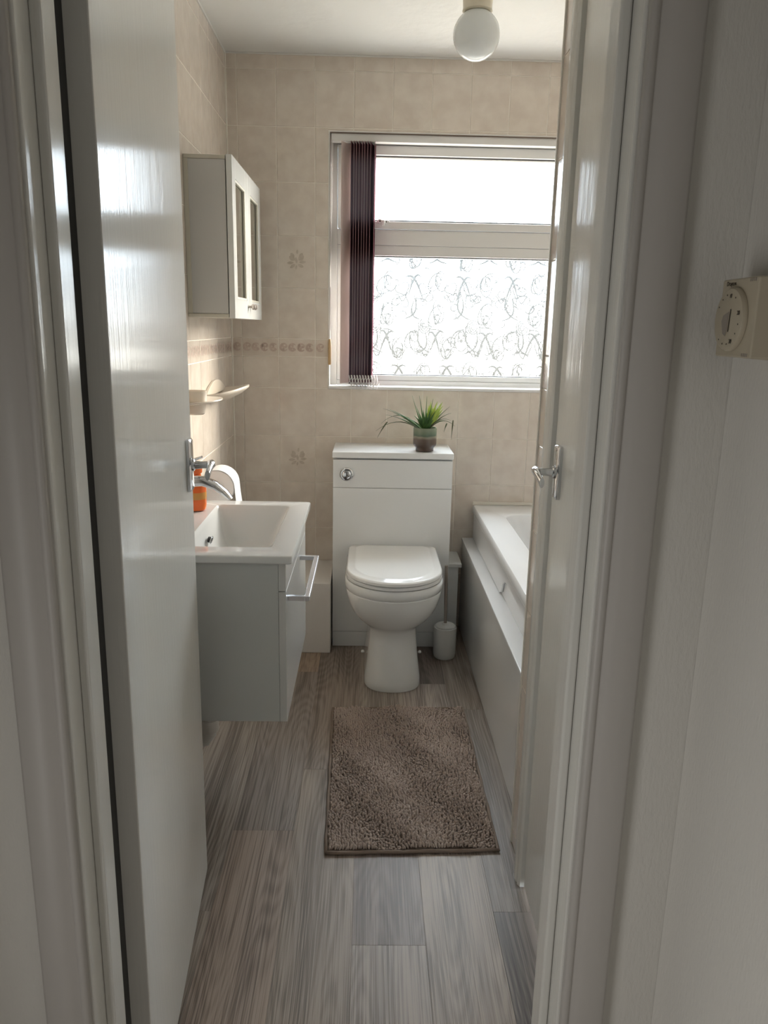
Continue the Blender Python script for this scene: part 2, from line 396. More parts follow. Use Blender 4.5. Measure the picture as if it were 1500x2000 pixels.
def motif_flower(fn, uc, vc, s=1.0):
    mb = MB(); hh = .0002
    for (a, L, W, ox, oy) in ((150, .022, .0075, -.004, .006), (118, .020, .0065, -.008, .010), (40, .022, .0080, .006, .006), (62, .018, .0060, .010, .012), (100, .020, .0040, .001, -.004), (185, .022, .0045, -.008, -.001),
                              (215, .020, .0050, -.004, -.006), (335, .020, .0050, .004, -.006), (5, .022, .0045, .008, .000), (262, .014, .0030, .000, -.008), (85, .014, .0035, .002, .024)):
        p = leaf_poly(uc+ox*s, vc+oy*s, math.radians(a), L*s, W*s); hh += .00004; mb.add([fn(x, y, hh) for x, y in p], [tuple(range(len(p)))])
    return mb
def tile_wall(parent, fn, ug, u0, u1, hole=(9, 9, 9, 9), flowers=(), sgn=1):
    for i in range(len(ug)-1):
        a, b = max(ug[i], u0), min(ug[i+1], u1)
        if b-a < .012: continue
        for j in range(len(ROWZ)-1):
            t, bt = min(ROWZ[j], ZC), max(ROWZ[j+1], 0)
            if t-bt < .012: continue
            border = abs(ROWZ[j]-1.245) < 1e-6
            for poly in poly_rect_minus((a, bt, b, t), hole):
                o = tile(parent, poly, fn, M['tile_border'] if border else M['tile'], 'border_tile' if border else 'wall_tile')
                uu = [p[0] for p in poly]
                if border and max(uu)-min(uu) > .04:
                    obj('leaf_scroll_print', motif_border(fn, min(uu)+.002, max(uu)-.002, 1.209), M['tile_print'], o)
                if (i, j) in flowers:
                    obj('flower_print', motif_flower(fn, (a+b)/2, (t+bt)/2, 1.3), M['flower_print'], o)
GR = .0016
# back wall (thick slab with the window hole)
mb = MB(); y0, y1 = YB+GR, YB+.26
mb.box(XL-.1, y0, -.05, WX0, y1, ZC+.05).box(WX1, y0, -.05, XR+.1, y1, ZC+.05).box(WX0, y0, -.05, WX1, y1, WZ0).box(WX0, y0, WZ1, WX1, y1, ZC+.05)
wb = struct(obj('wall_back', mb, M['grout']))
gx = [-.5236+.15*i for i in range(-1, 13)]
tile_wall(wb, back_fn, gx, XL+.001, XR, (WX0-.001, 1.045, WX1+.001, WZ1+.001), flowers={(2, 4), (2, 9), (6, 9)} | {(2, 4)})
# left wall
wl = struct(obj('wall_left', MB().box(XL-.1, YR, -.05, XL-GR, YB+.03, ZC+.05), M['grout']))
gy = [-(3.10+.15*1) + .15*i for i in range(0, 16)]; gy = [-3.26]+gy[1:] if gy[0] < -3.2 else gy
tile_wall(wl, left_fn, sorted(set([round(v, 4) for v in [-3.26]+[-3.10+.15*i for i in range(0, 15)]])), -3.26, -YR)
# alcove (right) wall behind the bath
wr = struct(obj('wall_right', MB().box(XR+GR, 1.70, -.05, XR+.1, YB+.03, ZC+.05), M['grout']))
tile_wall(wr, alc_fn, [3.26-.15*i for i in range(11, -1, -1)], 1.76, 3.26)
# cupboard wall: stub with the cupboard opening, end closed by alcove end wall
mb = MB(); ys0, ys1 = YR, 1.757; co0, co1 = .90, 1.60
mb.box(XS+GR, 1.60, -.05, XS+.12, ys1, ZC+.05).box(XS+GR, 1.004, 2.02, XS+.12, 1.60, ZC+.05).box(XS+.12, 1.66, -.05, XR+.1, ys1, ZC+.05)
ws = struct(obj('wall_cupboard', mb, M['grout']))
tile_wall(ws, stub_fn, [1.60, 1.607, 1.757], 1.60, 1.757)
trm = struct(obj('trim_1', MB().box(XS-.0035, ys1-.004, 0, XS+.003, ys1+.004, ZC), M['seal'], bevel=.0012)); trm['label'] = 'white edging strip on the outer corner of the tiled cupboard wall'
# corner sealant beads
struct(obj('trim_2', MB().tube([(XL+.002, YB-.002, 0), (XL+.002, YB-.002, ZC)], .0035, 6), M['seal']))
struct(obj('trim_3', MB().tube([(XL, YB-.002, ZC-.002), (XR, YB-.002, ZC-.002)], .004, 6).tube([(XL+.002, YR, ZC-.002), (XL+.002, YB, ZC-.002)], .004, 6), M['white_paint']))
# doorway wall (hall face paper, room face paint)
mb = MB(); mb.box(XL-.1, YH, -.05, JL-.03, YR, ZC+.05).box(JR+.03, YH, -.05, XS+.12, YR, ZC+.05).box(JL-.03, YH, 2.03, JR+.03, YR, ZC+.05)
struct(obj('wall_front', mb, M['paper']))
struct(obj('wall_hall_right', MB().box(HXR, HYB, -.05, HXR+.1, YH-.0005, ZC+.05), M['paper']))
struct(obj('wall_hall_left', MB().box(HXL-.1, HYB, -.05, HXL, YH-.0005, ZC+.05), M['paper']))
struct(obj('wall_hall_back', MB().box(HXL-.1, HYB-.1, -.05, HXR+.1, HYB, ZC+.05), M['paper']))
# --- door lining, stops and architraves
ZD = 1.99
li = thing('door_1', (0, YH, 0), 'white glossy painted door frame around the bathroom doorway', kind='structure')
YS0, YS1 = .909, .950
obj('lining', MB().box(JL-.03, YH, 0, JL, YR, ZD+.03), M['gloss'], li, bevel=.003)
obj('lining', MB().box(JR, YH, 0, JR+.03, YR, ZD+.03), M['gloss'], li, bevel=.003)
obj('lining', MB().box(JL, YH, ZD, JR, YR, ZD+.03), M['gloss'], li, bevel=.003)
obj('door_stop', MB().box(JL, YS0, 0, JL+.0131, YS1, ZD), M['gloss'], li, bevel=.002)
obj('hinge_gap_shade', MB().box(JL, .952, .005, JL+.0032, .998, 1.97), M['black'], li)  # black strip standing in for the shade inside the hinge gap
obj('door_stop', MB().box(JR-.013, YS0, 0, JR, YS1, ZD), M['gloss'], li, bevel=.004)
obj('door_stop', MB().box(JL+.013, YS0, ZD-.013, JR-.013, YS1, ZD), M['gloss'], li, bevel=.004)
def archi(xi, sgn, zt, y, out, name, parent, m):
    """architrave: xi inner edge, sgn = direction away from opening; profile ogee on the inner side, front towards -Y*out"""
    prof = [(0, 0), (0, .008), (.002, .0105), (.006, .012), (.009, .0105), (.0105, .009), (.013, .0095), (.018, .0125), (.024, .0145), (.030, .0155), (.052, .0155), (.056, .0135), (.057, .010), (.057, 0)]
    mbb = MB(); r0 = [(xi+sgn*a, y-out*b, 0) for a, b in prof]; r1 = [(xi+sgn*a, y-out*b, zt+a) for a, b in prof]
    mbb.loft([r0, r1]); return obj(name, mbb, m, parent, smooth=50)
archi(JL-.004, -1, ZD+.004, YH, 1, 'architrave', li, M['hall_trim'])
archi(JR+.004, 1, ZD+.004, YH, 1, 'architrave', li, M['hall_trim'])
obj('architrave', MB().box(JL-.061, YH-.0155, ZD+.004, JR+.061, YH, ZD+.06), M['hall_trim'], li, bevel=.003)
obj('architrave', MB().box(JL-.075, YR, 0, JL-.006, YR+.014, ZD+.06), M['gloss'], li, bevel=.003)
obj('architrave', MB().box(JR+.006, YR, 0, JR+.055, YR+.014, ZD+.06), M['gloss'], li, bevel=.003)
# --- cupboard door in the right wall
cu = thing('door_2', (XS, 1.3, 0), 'white glossy cupboard door in the right wall beyond the doorway, with chrome lever', kind='structure')
prof = [(0, 0), (0, .010), (.004, .013), (.010, .016), (.016, .0145), (.020, .017), (.028, .018), (.040, .018), (.046, .015), (.046, 0)]
def arch_x(y0, sgn, zt):
    r0 = [(XS-b, y0+sgn*a, 0) for a, b in prof]; r1 = [(XS-b, y0+sgn*a, zt+a) for a, b in prof]; return MB().loft([r0, r1])
obj('architrave', arch_x(1.588, 1, 2.0), M['gloss_trim'], cu, smooth=50)
obj('architrave', MB().box(XS-.014, 1.02, 2.0, XS, 1.629, 2.041), M['gloss_trim'], cu, bevel=.003)
obj('lining', MB().box(XS+.004, 1.578, 0, XS+.05, 1.60, 2.0).box(XS+.004, 1.016, 0, XS+.05, 1.03, 2.0), M['gloss_trim'], cu, bevel=.002)
obj('door_panel', MB().box(XS-.004, 1.032, .012, XS+.032, 1.575, 1.995), M['gloss'], cu, bevel=.003)

def lever_handle(parent, P, nrm, tow, plate_lab=None):
    """short back plate 40 x 110 mm, lever on a round spindle; nrm = outward unit vector, tow = lever direction"""
    P, nrm, tow = Vector(P), Vector(nrm), Vector(tow); up = Vector((0, 0, 1)); side = tow
    def pt(a, b, c): return tuple(P+side*a+up*b+nrm*c)
    rings = []
    for ins, d in ((0, 0), (0, .006), (.003, .009)):
        rings.append([pt(x, y, d) for x, y, _ in rrect(-.020+ins, -.054+ins, .020-ins, .054-ins, .004, 0, 3)])
    pl = obj('handle_plate', MB().loft(rings), M['chrome'], parent, smooth=40)
    mb = MB()
    mb.loft([[tuple(P+nrm*c+side*r*math.cos(t)+up*r*math.sin(t)) for t in [2*math.pi*i/16 for i in range(16)]] for c, r in ((.008, .013), (.013, .013), (.015, .009), (.030, .0075), (.048, .0085))])
    # lever blade: a tapering bar dropping at its end
    path = [(-.008, .002, .046), (.008, .002, .048), (.024, .000, .048), (.040, -.006, .047), (.054, -.012, .046)]
    wid = [.0085, .0090, .0085, .0095, .0105]; thk = [.009, .009, .006, .0055, .005]
    rings = []
    for (a, b, c), w, t in zip(path, wid, thk):
        rings.append([pt(a, b+w*math.cos(q)*(1 if abs(math.cos(q)) > .2 else 1), c+t*math.sin(q)) for q in [2*math.pi*(i+.5)/12 for i in range(12)]])
    mb.loft(rings)
    obj('lever', mb, M['chrome'], parent, smooth=50)
    obj('screw', MB().loft([[pt(.0035*math.cos(t), .046+.0035*math.sin(t), d) for t in [2*math.pi*i/10 for i in range(10)]] for d in (.0085, .0098)]), M['satin'], parent)
    obj('screw', MB().loft([[pt(.0035*math.cos(t), -.048+.0035*math.sin(t), d) for t in [2*math.pi*i/10 for i in range(10)]] for d in (.0085, .0098)]), M['satin'], parent)
lever_handle(cu, (XS-.004, 1.528, 1.022), (-1, 0, 0), (0, -1, 0))

# --- the open bathroom door leaf
DW = .635; ang = math.atan2(.633, -.047)
dl = thing('door_3', (-.328, 1.002, 0), 'white glossy bathroom door standing open on the left, with chrome lever', kind='structure')
dv = Vector((math.cos(ang), math.sin(ang), 0)); dn = Vector((dv.y, -dv.x, 0))   # dn points to +X (visible face)
D0 = Vector((-.328, 1.002, 0))
def dpt(a, z, d): return tuple(D0+dv*a+dn*d+Vector((0, 0, z)))
mb = MB(); vs = [dpt(a, z, d) for z in (.010, 1.975) for a, d in ((0, -.033), (DW, -.033), (DW, 0), (0, 0))]
mb.add(vs, [(3, 2, 1, 0), (4, 5, 6, 7), (0, 1, 5, 4), (1, 2, 6, 5), (2, 3, 7, 6), (3, 0, 4, 7)])
obj('door_panel', mb, M['gloss'], dl, bevel=.002)
lever_handle(dl, dpt(DW-.055, 1.015, 0), dn, -dv)
for z in (.22, 1.72):
    h = obj('hinge', MB().lathe([(.0045, z), (.0055, z+.002), (.0055, z+.094), (.0045, z+.098)], 10, (JL+.001, YR+.005, 0)), M['gloss_trim'], dl, smooth=40)

# ================================================================ window
w = thing('window_1', (WX0, YB, WZ0), 'white framed window with a top light and swirled obscured glass', kind='structure')
# reveal lining and sill
obj('reveal', MB().box(WX0, YB-.001, WZ0, WX0+.004, 3.325, WZ1).box(WX1-.004, YB-.001, WZ0, WX1, 3.325, WZ1).box(WX0+.004, YB-.001, WZ1-.004, WX1-.004, 3.325, WZ1), M['white_paint'], w)
obj('sill', MB().box(WX0, YB-.004, WZ0-.004, WX1, 3.325, WZ0+.008), M['upvc'], w, bevel=.002)
obj('shadow_line', MB().box(WX0+.001, YB+.001, WZ1-.0075, WX1, YB+.006, WZ1-.0035).box(WX0+.004, YB+.002, 1.25, WX0+.0065, YB+.006, WZ1-.0075), M['brown'], w)  # shadow line along top and left of the opening, built as brown strips
FY0, FY1 = 3.325, 3.395
def frame_rect(x0, z0, x1, z1, wl_, wr_, wb_, wt_, y0, y1):
    return MB().box(x0, y0, z0, x0+wl_, y1, z1).box(x1-wr_, y0, z0, x1, y1, z1).box(x0+wl_, y0, z0, x1-wr_, y1, z0+wb_).box(x0+wl_, y0, z1-wt_, x1-wr_, y1, z1)
ox0, ox1, oz0, oz1 = WX0+.004, WX1-.004, WZ0+.008, WZ1-.004
obj('outer_frame', frame_rect(ox0, oz0, ox1, oz1, .028, .028, .022, .030, FY0, FY1), M['upvc'], w, bevel=.002)
obj('transom', MB().box(ox0+.028, FY0, 1.624, ox1-.028, FY1, 1.684), M['upvc'], w, bevel=.002)
# opening sash of the top light
sx0, sx1 = ox0+.0295, ox1-.0295
s1 = obj('sash', frame_rect(sx0, 1.6855, sx1, oz1-.0315, .030, .030, .030, .036, FY0-.008, FY1-.01), M['upvc'], w, bevel=.003)
obj('glazing_bead', frame_rect(sx0+.0305, 1.7160, sx1-.0305, oz1-.0680, .006, .006, .006, .005, FY0+.006, FY1-.03), M['gasket'], w)
obj('pane', MB().box(sx0+.031, FY0+.018, 1.7165, sx1-.031, FY0+.024, oz1-.0685), M['pane'], w)
# lower fixed light
obj('glazing_bead', frame_rect(ox0+.0285, oz0+.0225, ox1-.0285, 1.6235, .024, .024, .022, .040, FY0+.004, FY1-.03), M['upvc'], w, bevel=.002)
lp = (ox0+.053, oz0+.045, ox1-.053, 1.583)
obj('gasket', frame_rect(lp[0], lp[1], lp[2], lp[3], .003, .003, .003, .004, FY0+.012, FY0+.03), M['gasket'], w)
pane = obj('pane', MB().box(lp[0]+.003, FY0+.018, lp[1]+.003, lp[2]-.003, FY0+.024, lp[3]-.004), M['pane'], w)
# swirl relief on the lower pane: thin ribbons with varying width
RES = .0009
class Etch:
    """strokes painted into one grid, then turned into non-overlapping thin slabs (so crossing strokes stay one layer)"""
    def __init__(s):
        s.nx = int((lp[2]-lp[0]-.008)/RES); s.nz = int((lp[3]-lp[1]-.010)/RES); s.x0 = lp[0]+.004; s.z0 = lp[1]+.004; s.on = set()
    def dab(s, x, z, r):
        i0, j0 = (x-s.x0)/RES, (z-s.z0)/RES; q = r/RES
        for j in range(max(0, math.ceil(j0-q)), min(s.nz-1, math.floor(j0+q))+1):
            h = math.sqrt(max(0, q*q-(j-j0)**2))
            for i in range(max(0, math.ceil(i0-h)), min(s.nx-1, math.floor(i0+h))+1): s.on.add((i, j))
    def build(s, y):
        rows = {}
        for i, j in s.on: rows.setdefault(j, []).append(i)
        mb = MB(); V = mb.v; F = mb.f
        for j, r in rows.items():
            r.sort(); a = p = r[0]
            for i in r[1:]+[10**9]:
                if i != p+1:
                    xa, xb, za, zb = s.x0+a*RES, s.x0+(p+1)*RES, s.z0+j*RES, s.z0+(j+1)*RES; o = len(V)
                    V += [(xa, y, za), (xb, y, za), (xb, y, zb), (xa, y, zb)]; F.append((o, o+1, o+2, o+3)); a = i
                p = i
        return mb
def ribbon(g, pts, w0, w1):
    n = len(pts)
    for k in range(n-1):
        a, b = Vector(pts[k]), Vector(pts[k+1]); m = max(1, int((b-a).length/.0016))
        for q in range(m):
            t = (k+q/m)/(n-1); c = a.lerp(b, q/m); g.dab(c.x, c.y, (w0+(w1-w0)*math.sin(math.pi*t))*.62+.0011)
def ell(cx, cz, a, b, rot, t0, t1, n=26, wob=0, k=2):
    r = []
    for i in range(n+1):
        t = math.radians(t0+(t1-t0)*i/n); rr = 1+wob*math.sin(k*t+.7); x, z = a*rr*math.cos(t), b*rr*math.sin(t); c, s = math.cos(math.radians(rot)), math.sin(math.radians(rot))
        r.append((cx+x*c-z*s, cz+x*s+z*c))
    return r
def heart(cx, cz, s, rot=0):
    r = []
    for i in range(30):
        t = math.radians(20+i*11.5); x = 16*math.sin(t)**3/16*s; z = (13*math.cos(t)-5*math.cos(2*t)-2*math.cos(3*t)-math.cos(4*t))/16*s
        c, sn = math.cos(math.radians(rot)), math.sin(math.radians(rot)); r.append((cx+x*c-z*sn, cz+x*sn+z*c))
    return r
def swirls():
    mb = Etch(); rnd = random.Random(4)
    for ci in range(-2, 9):
        for rz in (0, 1, 2):
            cx = .125+.1033*ci+(.05 if rz == 2 else 0); cz = (1.305, 1.53, 1.165)[rz]
            fl = 1 if (ci+rz) % 2 else -1
            if rz == 0 and fl > 0:
                for a, b in ((.0245, .028), (.0165, .020), (.009, .011)):
                    ribbon(mb, ell(cx, cz, a, b, 10*fl, rnd.uniform(0, 90), rnd.uniform(360, 430), 24, .05, 3), .0012, .0024)
            jx, jz, sc_ = rnd.uniform(-.012, .012), rnd.uniform(-.012, .012), rnd.uniform(.8, 1.15)
            # large sweeps from the rose
            ribbon(mb, [(cx+fl*(.018+.070*sc_*t)+jx*t, cz-.03-.095*sc_*t**1.5+.028*math.sin(3.1*t)+jz*t) for t in [i/22 for i in range(23)]], .001, .0062)
            ribbon(mb, [(cx-fl*(.012+.055*sc_*math.sin(2.2*t))-jx*t, cz+.028+.105*sc_*t-.022*math.sin(3.1*t)+jz*t) for t in [i/22 for i in range(23)]], .001, .0050)
            ribbon(mb, ell(cx+fl*.052+jx, cz+.052+jz, .022*sc_, .048, -16*fl, 30, 385, 30, .10, 2), .0011, .0024)
            ribbon(mb, ell(cx+fl*.053, cz+.030, .010, .020, -14*fl, 0, 350, 22, .12, 3), .0011, .0022)
            ribbon(mb, ell(cx-fl*.047-jz, cz-.055+jx, .024*sc_, .042, 18*fl, 10, 360, 30, .13, 2), .0011, .0024)
            ribbon(mb, ell(cx-fl*.050, cz-.040, .009, .020, 10*fl, 0, 340, 22, .15, 3), .0010, .0022)
            ribbon(mb, heart(cx+fl*.012+jz, cz-.085+jx, .030*sc_, 25*fl), .0010, .0025)
            ribbon(mb, heart(cx-fl*.010+jx, cz+.105+jz, .028*sc_, 190+30*fl), .0010, .0025)
            ribbon(mb, [(cx+fl*(-.03+.06*t), cz-.12+.018*math.sin(7*t)+.02*t) for t in [i/20 for i in range(21)]], .001, .0026)
            for _ in range(5):
                u, v = cx+rnd.uniform(-.05, .05), cz+rnd.uniform(-.12, .13)
                ribbon(mb, ell(u, v, rnd.uniform(.006, .018), rnd.uniform(.006, .022), rnd.uniform(0, 180), rnd.uniform(0, 200), rnd.uniform(220, 420), 16), .0008, .0022)
    return mb.build(FY0+.0172)
sw = obj('swirl_relief', swirls(), M['swirl'], w); sw['kind'] = 'stuff'
# casement stay / handles
def latch(x, z, name):
    mb = MB().box(x, FY0-.012, z-.006, x+.050, FY0-.008, z+.008)
    mb.lathe([(.009, 0), (.009, -.014), (.004, -.016)], 14, (x+.012, FY0-.012, z+.001), 'Y')
    mb.box(x+.018, FY0-.026, z-.016, x+.030, FY0-.020, z+.006)
    obj(name, mb, M['upvc'], w, bevel=.001)
    obj('keyhole', MB().lathe([(.0035, 0), (.0035, -.001)], 10, (x+.012, FY0-.0282, z+.001), 'Y').lathe([(.003, 0), (.003, -.001)], 10, (x+.038, FY0-.0122, z+.001), 'Y'), M['ink'], w)
latch(.022, 1.712, 'window_handle')
# --- vertical blind bunched to the left
bl = thing('vertical_blind', (WX0+.01, YB+.03, WZ1-.004), 'dark plum vertical blind slats bunched at the left of the window', 'blind')
obj('headrail', MB().box(WX0+.008, YB+.008, 2.000, WX1-.008, YB+.045, 2.029), M['upvc'], bl, bevel=.003)
SH = .915; z1 = 1.996; z0 = 1.068
def slat(x, wdt, rot, m, zb=z0, yoff=0):
    n = 6; rings = []
    c, s = math.cos(rot), math.sin(rot)
    for i in range(n+1):
        u = (i/n-.5)*wdt; bow = .003*(1-(2*i/n-1)**2)
        X, Y = u*c-bow*s, u*s+bow*c
        rings.append((x+X, YB+.020+yoff+Y))
    t = .0006; nx, ny = -s*t, c*t
    mb = MB(); a = [(p[0]+nx, p[1]+ny) for p in rings]+[(p[0]-nx, p[1]-ny) for p in reversed(rings)]
    mb.loft([[(p[0], p[1], z) for p in a] for z in (zb, (zb+z1)/2, z1)])
    o = obj('slat', mb, m, bl, smooth=40)
    if m is M['plum']:
        e0, e1 = Vector(rings[0]), Vector(rings[1]); dd = (e0-e1).normalized()*.0004; q = [(e0.x+dd.x-.0013, e0.y+dd.y-.0005), (e0.x+dd.x+.0007, e0.y+dd.y-.0005), (e0.x+dd.x+.0007, e0.y+dd.y), (e0.x+dd.x-.0013, e0.y+dd.y)]
        obj('slat_hem', MB().loft([[(a_, b_, z) for a_, b_ in q] for z in (zb, z1)]), M['slatedge'], o)
    return o
slat(-.097, .089, math.radians(58), M['pink'])
for i in range(9):
    slat(-.0745+.0108*i, .089, math.radians(79+1.0*math.sin(i*2) if i < 8 else 87), M['plum'], z0+.003*(i % 2))
mb = MB()
for i in range(10):
    x = -.083+.0115*i
    mb.tube([(x, YB-.027, z0+.035), (x+.004, YB-.034, z0+.012), (x+.010, YB-.035, z0-.008), (x+.014, YB-.030, z0+.012), (x+.009, YB-.027, z0+.036)], .0021, 6)
    mb.tube([(x-.002, YB-.030, z0+.002), (x+.006, YB-.033, z0+.018), (x+.012, YB-.030, z0+.030)], .0012, 5)
cc = obj('bottom_chain', mb, M['knot'], bl, smooth=True); cc['kind'] = 'stuff'; cc['label'] = 'pale beaded chain linking the slat ends'
mb = MB()
for i in range(5): mb.tube([(-.075+.022*i, YB-.028, z0+.006), (-.068+.022*i, YB-.036, z0-.016), (-.055+.022*i, YB-.034, z0-.020), (-.046+.022*i, YB-.028, z0+.004)], .0016, 5)
cd2 = obj('hanging_chain', mb, M['knot'], bl, smooth=True); cd2['kind'] = 'stuff'
mb = MB().tube([(WX0+.008, YB+.004, 2.00), (WX0+.0065, YB-.004, 1.6), (WX0+.006, YB-.006, 1.245)], .0011, 6).tube([(WX0+.014, YB+.004, 2.00), (WX0+.0105, YB-.004, 1.6), (WX0+.006, YB-.006, 1.245)], .0011, 6)
obj('pull_cord', mb, M['knot'], bl)
wp = obj('cord_weight', MB().lathe([(.0045, 0), (.0062, .004), (.0062, .085), (.005, .1), (.002, .104)], 14, (WX0+.006, YB-.009, 1.143)), M['wood'], bl, smooth=40); wp['label'] = 'tan wooden cord weight'

# ================================================================ bath
bt = thing('bathtub', (.80, 2.5, 0), 'white acrylic bathtub with a glossy side panel, right of the toilet', 'bathtub')
bx0, bx1, by0, by1, bz = .456, XR-.002, 1.762, YB-.004, .560
N = 8
def br(x0, y0, x1, y1, r, z): return rrect(x0, y0, x1, y1, r, z, N)
rings = [br(bx0+.022, by0+.01, bx1-.01, by1-.01, .01, .412), br(bx0+.014, by0+.01, bx1-.01, by1-.01, .01, .522), br(bx0+.001, by0, bx1, by1, .012, .526), br(bx0, by0, bx1, by1, .012, .552), br(bx0+.004, by0+.004, bx1-.004, by1-.004, .012, .5585), br(bx0+.010, by0+.01, bx1-.01, by1-.01, .012, bz),
         br(.560, 1.87, 1.05, 3.100, .07, bz-.001), br(.567, 1.877, 1.043, 3.093, .07, .553), br(.577, 1.89, 1.033, 3.083, .07, .52), br(.592, 1.92, 1.018, 3.06, .08, .44), br(.598, 1.925, 1.012, 3.055, .08, .432), br(.63, 2.0, .98, 2.98, .10, .22), br(.68, 2.06, .93, 2.90, .10, .17)]
mb = MB(); mb.loft(rings, cap0=False, cap1=True)
obj('tub', mb, M['acrylic'], bt, smooth=40)
# moulded apron below the rim with hand-hold step
poly = [(1.764, .520), (1.764, .413), (2.06, .413), (2.09, .425), (2.11, .462), (2.15, .480), (2.22, .486), (2.40, .486), (2.45, .478), (2.48, .460), (2.50, .425), (2.53, .413), (3.24, .413), (3.24, .520)]
mb = MB().prism(poly, lambda u, v, d: (d, u, v), .461, .4695)
obj('moulded_apron', mb, M['acrylic'], bt, bevel=.003)
obj('hand_recess', MB().box(.4697, 2.0, .4112, .4775, 2.6, .50), M['acrylic'], bt)
obj('sealant', MB().box(bx0, YB-.007, bz-.002, bx1, YB-.0003, bz+.012), M['seal'], bt, bevel=.002)
px0, px1 = .418, .436
obj('side_panel', MB().box(px0, 1.760, .004, px1, YB-.003, .396), M['panel'], bt, bevel=.0015)
obj('ledge', MB().box(px0-.002, 1.760, .3965, .478, YB-.003, .4105), M['acrylic'], bt, bevel=.003)

# ================================================================ pipe boxing
tag(obj('pipe_boxing', MB().box(XL+.0008, 2.94, .0008, -.142, YB-.001, .298), M['box'], bevel=.0015), 'low white boxed-in pipe cover on the floor left of the toilet', 'boxing')
pb = thing('pipe_boxing', (.37, 3.17, 0), 'small white boxed-in pipe cover between toilet unit and bath panel', 'boxing')
obj('casing', MB().box(.342, 3.085, .0008, .386, YB-.001, .330), M['wcboard'], pb, bevel=.001)
obj('cover_board', MB().box(.342, 3.072, .3305, .398, YB-.001, .346), M['wcboard'], pb, bevel=.002)

# ================================================================ toilet unit
wc = thing('toilet_unit', (.1, 3.13, 0), 'white boxed cistern unit standing against the back wall behind the toilet', 'cabinet')
ux0, ux1 = -.137, .336
obj('carcass', MB().box(ux0, 3.030, .0008, ux1, YB-.001, .792), M['wcboard'], wc, bevel=.001)
obj('upper_panel', MB().box(ux0, 3.010, .6765, ux1, 3.0295, .789), M['wcboard'], wc, bevel=.0012)
obj('lower_panel', MB().box(ux0, 3.010, .0675, ux1, 3.0295, .675), M['wcboard'], wc, bevel=.0012)
obj('plinth', MB().box(ux0, 3.013, .0008, ux1, 3.0295, .0655), M['wcboard'], wc, bevel=.0012)
obj('worktop', MB().box(ux0-.003, 3.003, .7955, ux1+.003, YB-.001, .820), M['wcboard'], wc, bevel=.0035, seg=3)
fb = obj('flush_button', MB().lathe([(.0265, 0), (.0265, -.004), (.023, -.0075), (.019, -.008), (.018, -.006), (.0175, -.006), (.017, -.010), (.012, -.012), (0, -.0125)], 32, (-.083, 3.0098, .730), 'Y'), M['chrome'], wc, smooth=35); fb['label'] = 'round chrome flush button'

# ================================================================ toilet
TX = .103
to = thing('toilet', (TX, 2.8, 0), 'white ceramic toilet with its lid closed, in front of the cistern unit', 'toilet')
def dring(hw, yf, yb, z, cr=.03, ratio=1.05, n=12, ex=2.0):
    """D outline: straight back with rounded corners, straight sides and a curved front"""
    pts = []; ym = yf+hw*ratio
    for k in range(5):
        a = math.radians(0+90*k/4); pts.append((TX+hw-cr+cr*math.cos(a), yb-cr+cr*math.sin(a), z))
    for k in range(5):
        a = math.radians(90+90*k/4); pts.append((TX-hw+cr+cr*math.cos(a), yb-cr+cr*math.sin(a), z))
    for k in range(2*n+1):
        a = math.pi+math.pi*k/(2*n); c, s_ = math.cos(a), math.sin(a)
        pts.append((TX+hw*math.copysign(abs(c)**(2/ex), c), ym+hw*ratio*math.copysign(abs(s_)**(2/ex), s_), z))
    return pts
secs = [(.0008, .104, 2.592, 2.4), (.006, .106, 2.590, 2.4), (.03, .104, 2.594, 2.4), (.10, .095, 2.612, 2.3), (.17, .088, 2.628, 2.2), (.212, .088, 2.630, 2.1), (.224, .094, 2.622, 2.0), (.238, .110, 2.603, 2.0),
        (.258, .132, 2.580, 2.0), (.285, .151, 2.559, 2.0), (.315, .164, 2.544, 2.0), (.345, .172, 2.535, 2.0), (.368, .1755, 2.531, 2.0), (.371, .174, 2.5335, 2.0), (.374, .1775, 2.529, 2.0), (.388, .180, 2.526, 2.0), (.404, .180, 2.526, 2.0), (.4095, .176, 2.530, 2.0)]
mb = MB(); mb.loft([dring(hw, yf, 3.006, z, .02, 1.0, 14, ex) for z, hw, yf, ex in secs])
obj('pan', mb, M['ceramic'], to, smooth=45)
obj('seat', MB().loft([dring(.172, 2.526, 2.985, .4125, .04), dring(.1755, 2.522, 2.988, .415, .04), dring(.1755, 2.522, 2.988, .424, .04), dring(.173, 2.525, 2.986, .4265, .04)]), M['lidplastic'], to, smooth=40)
obj('lid', MB().loft([dring(.1715, 2.522, 2.996, .4285, .035), dring(.1745, 2.518, 3.0, .431, .035), dring(.1745, 2.518, 3.0, .440, .035), dring(.1715, 2.522, 2.997, .4445, .035), dring(.168, 2.526, 2.993, .4458, .035), dring(.150, 2.546, 2.985, .4462, .035),
                      dring(.147, 2.550, 2.982, .4485, .035), dring(.140, 2.560, 2.975, .4492, .035)]), M['lidplastic'], to, smooth=40)
for sx in (-1, 1):
    obj('screw_cap', MB().lathe([(.007, 0), (.007, .005), (.004, .009), (0, .010)], 12, (TX+sx*.112, 2.83, .055), 'Z'), M['lidplastic'], to, smooth=True)
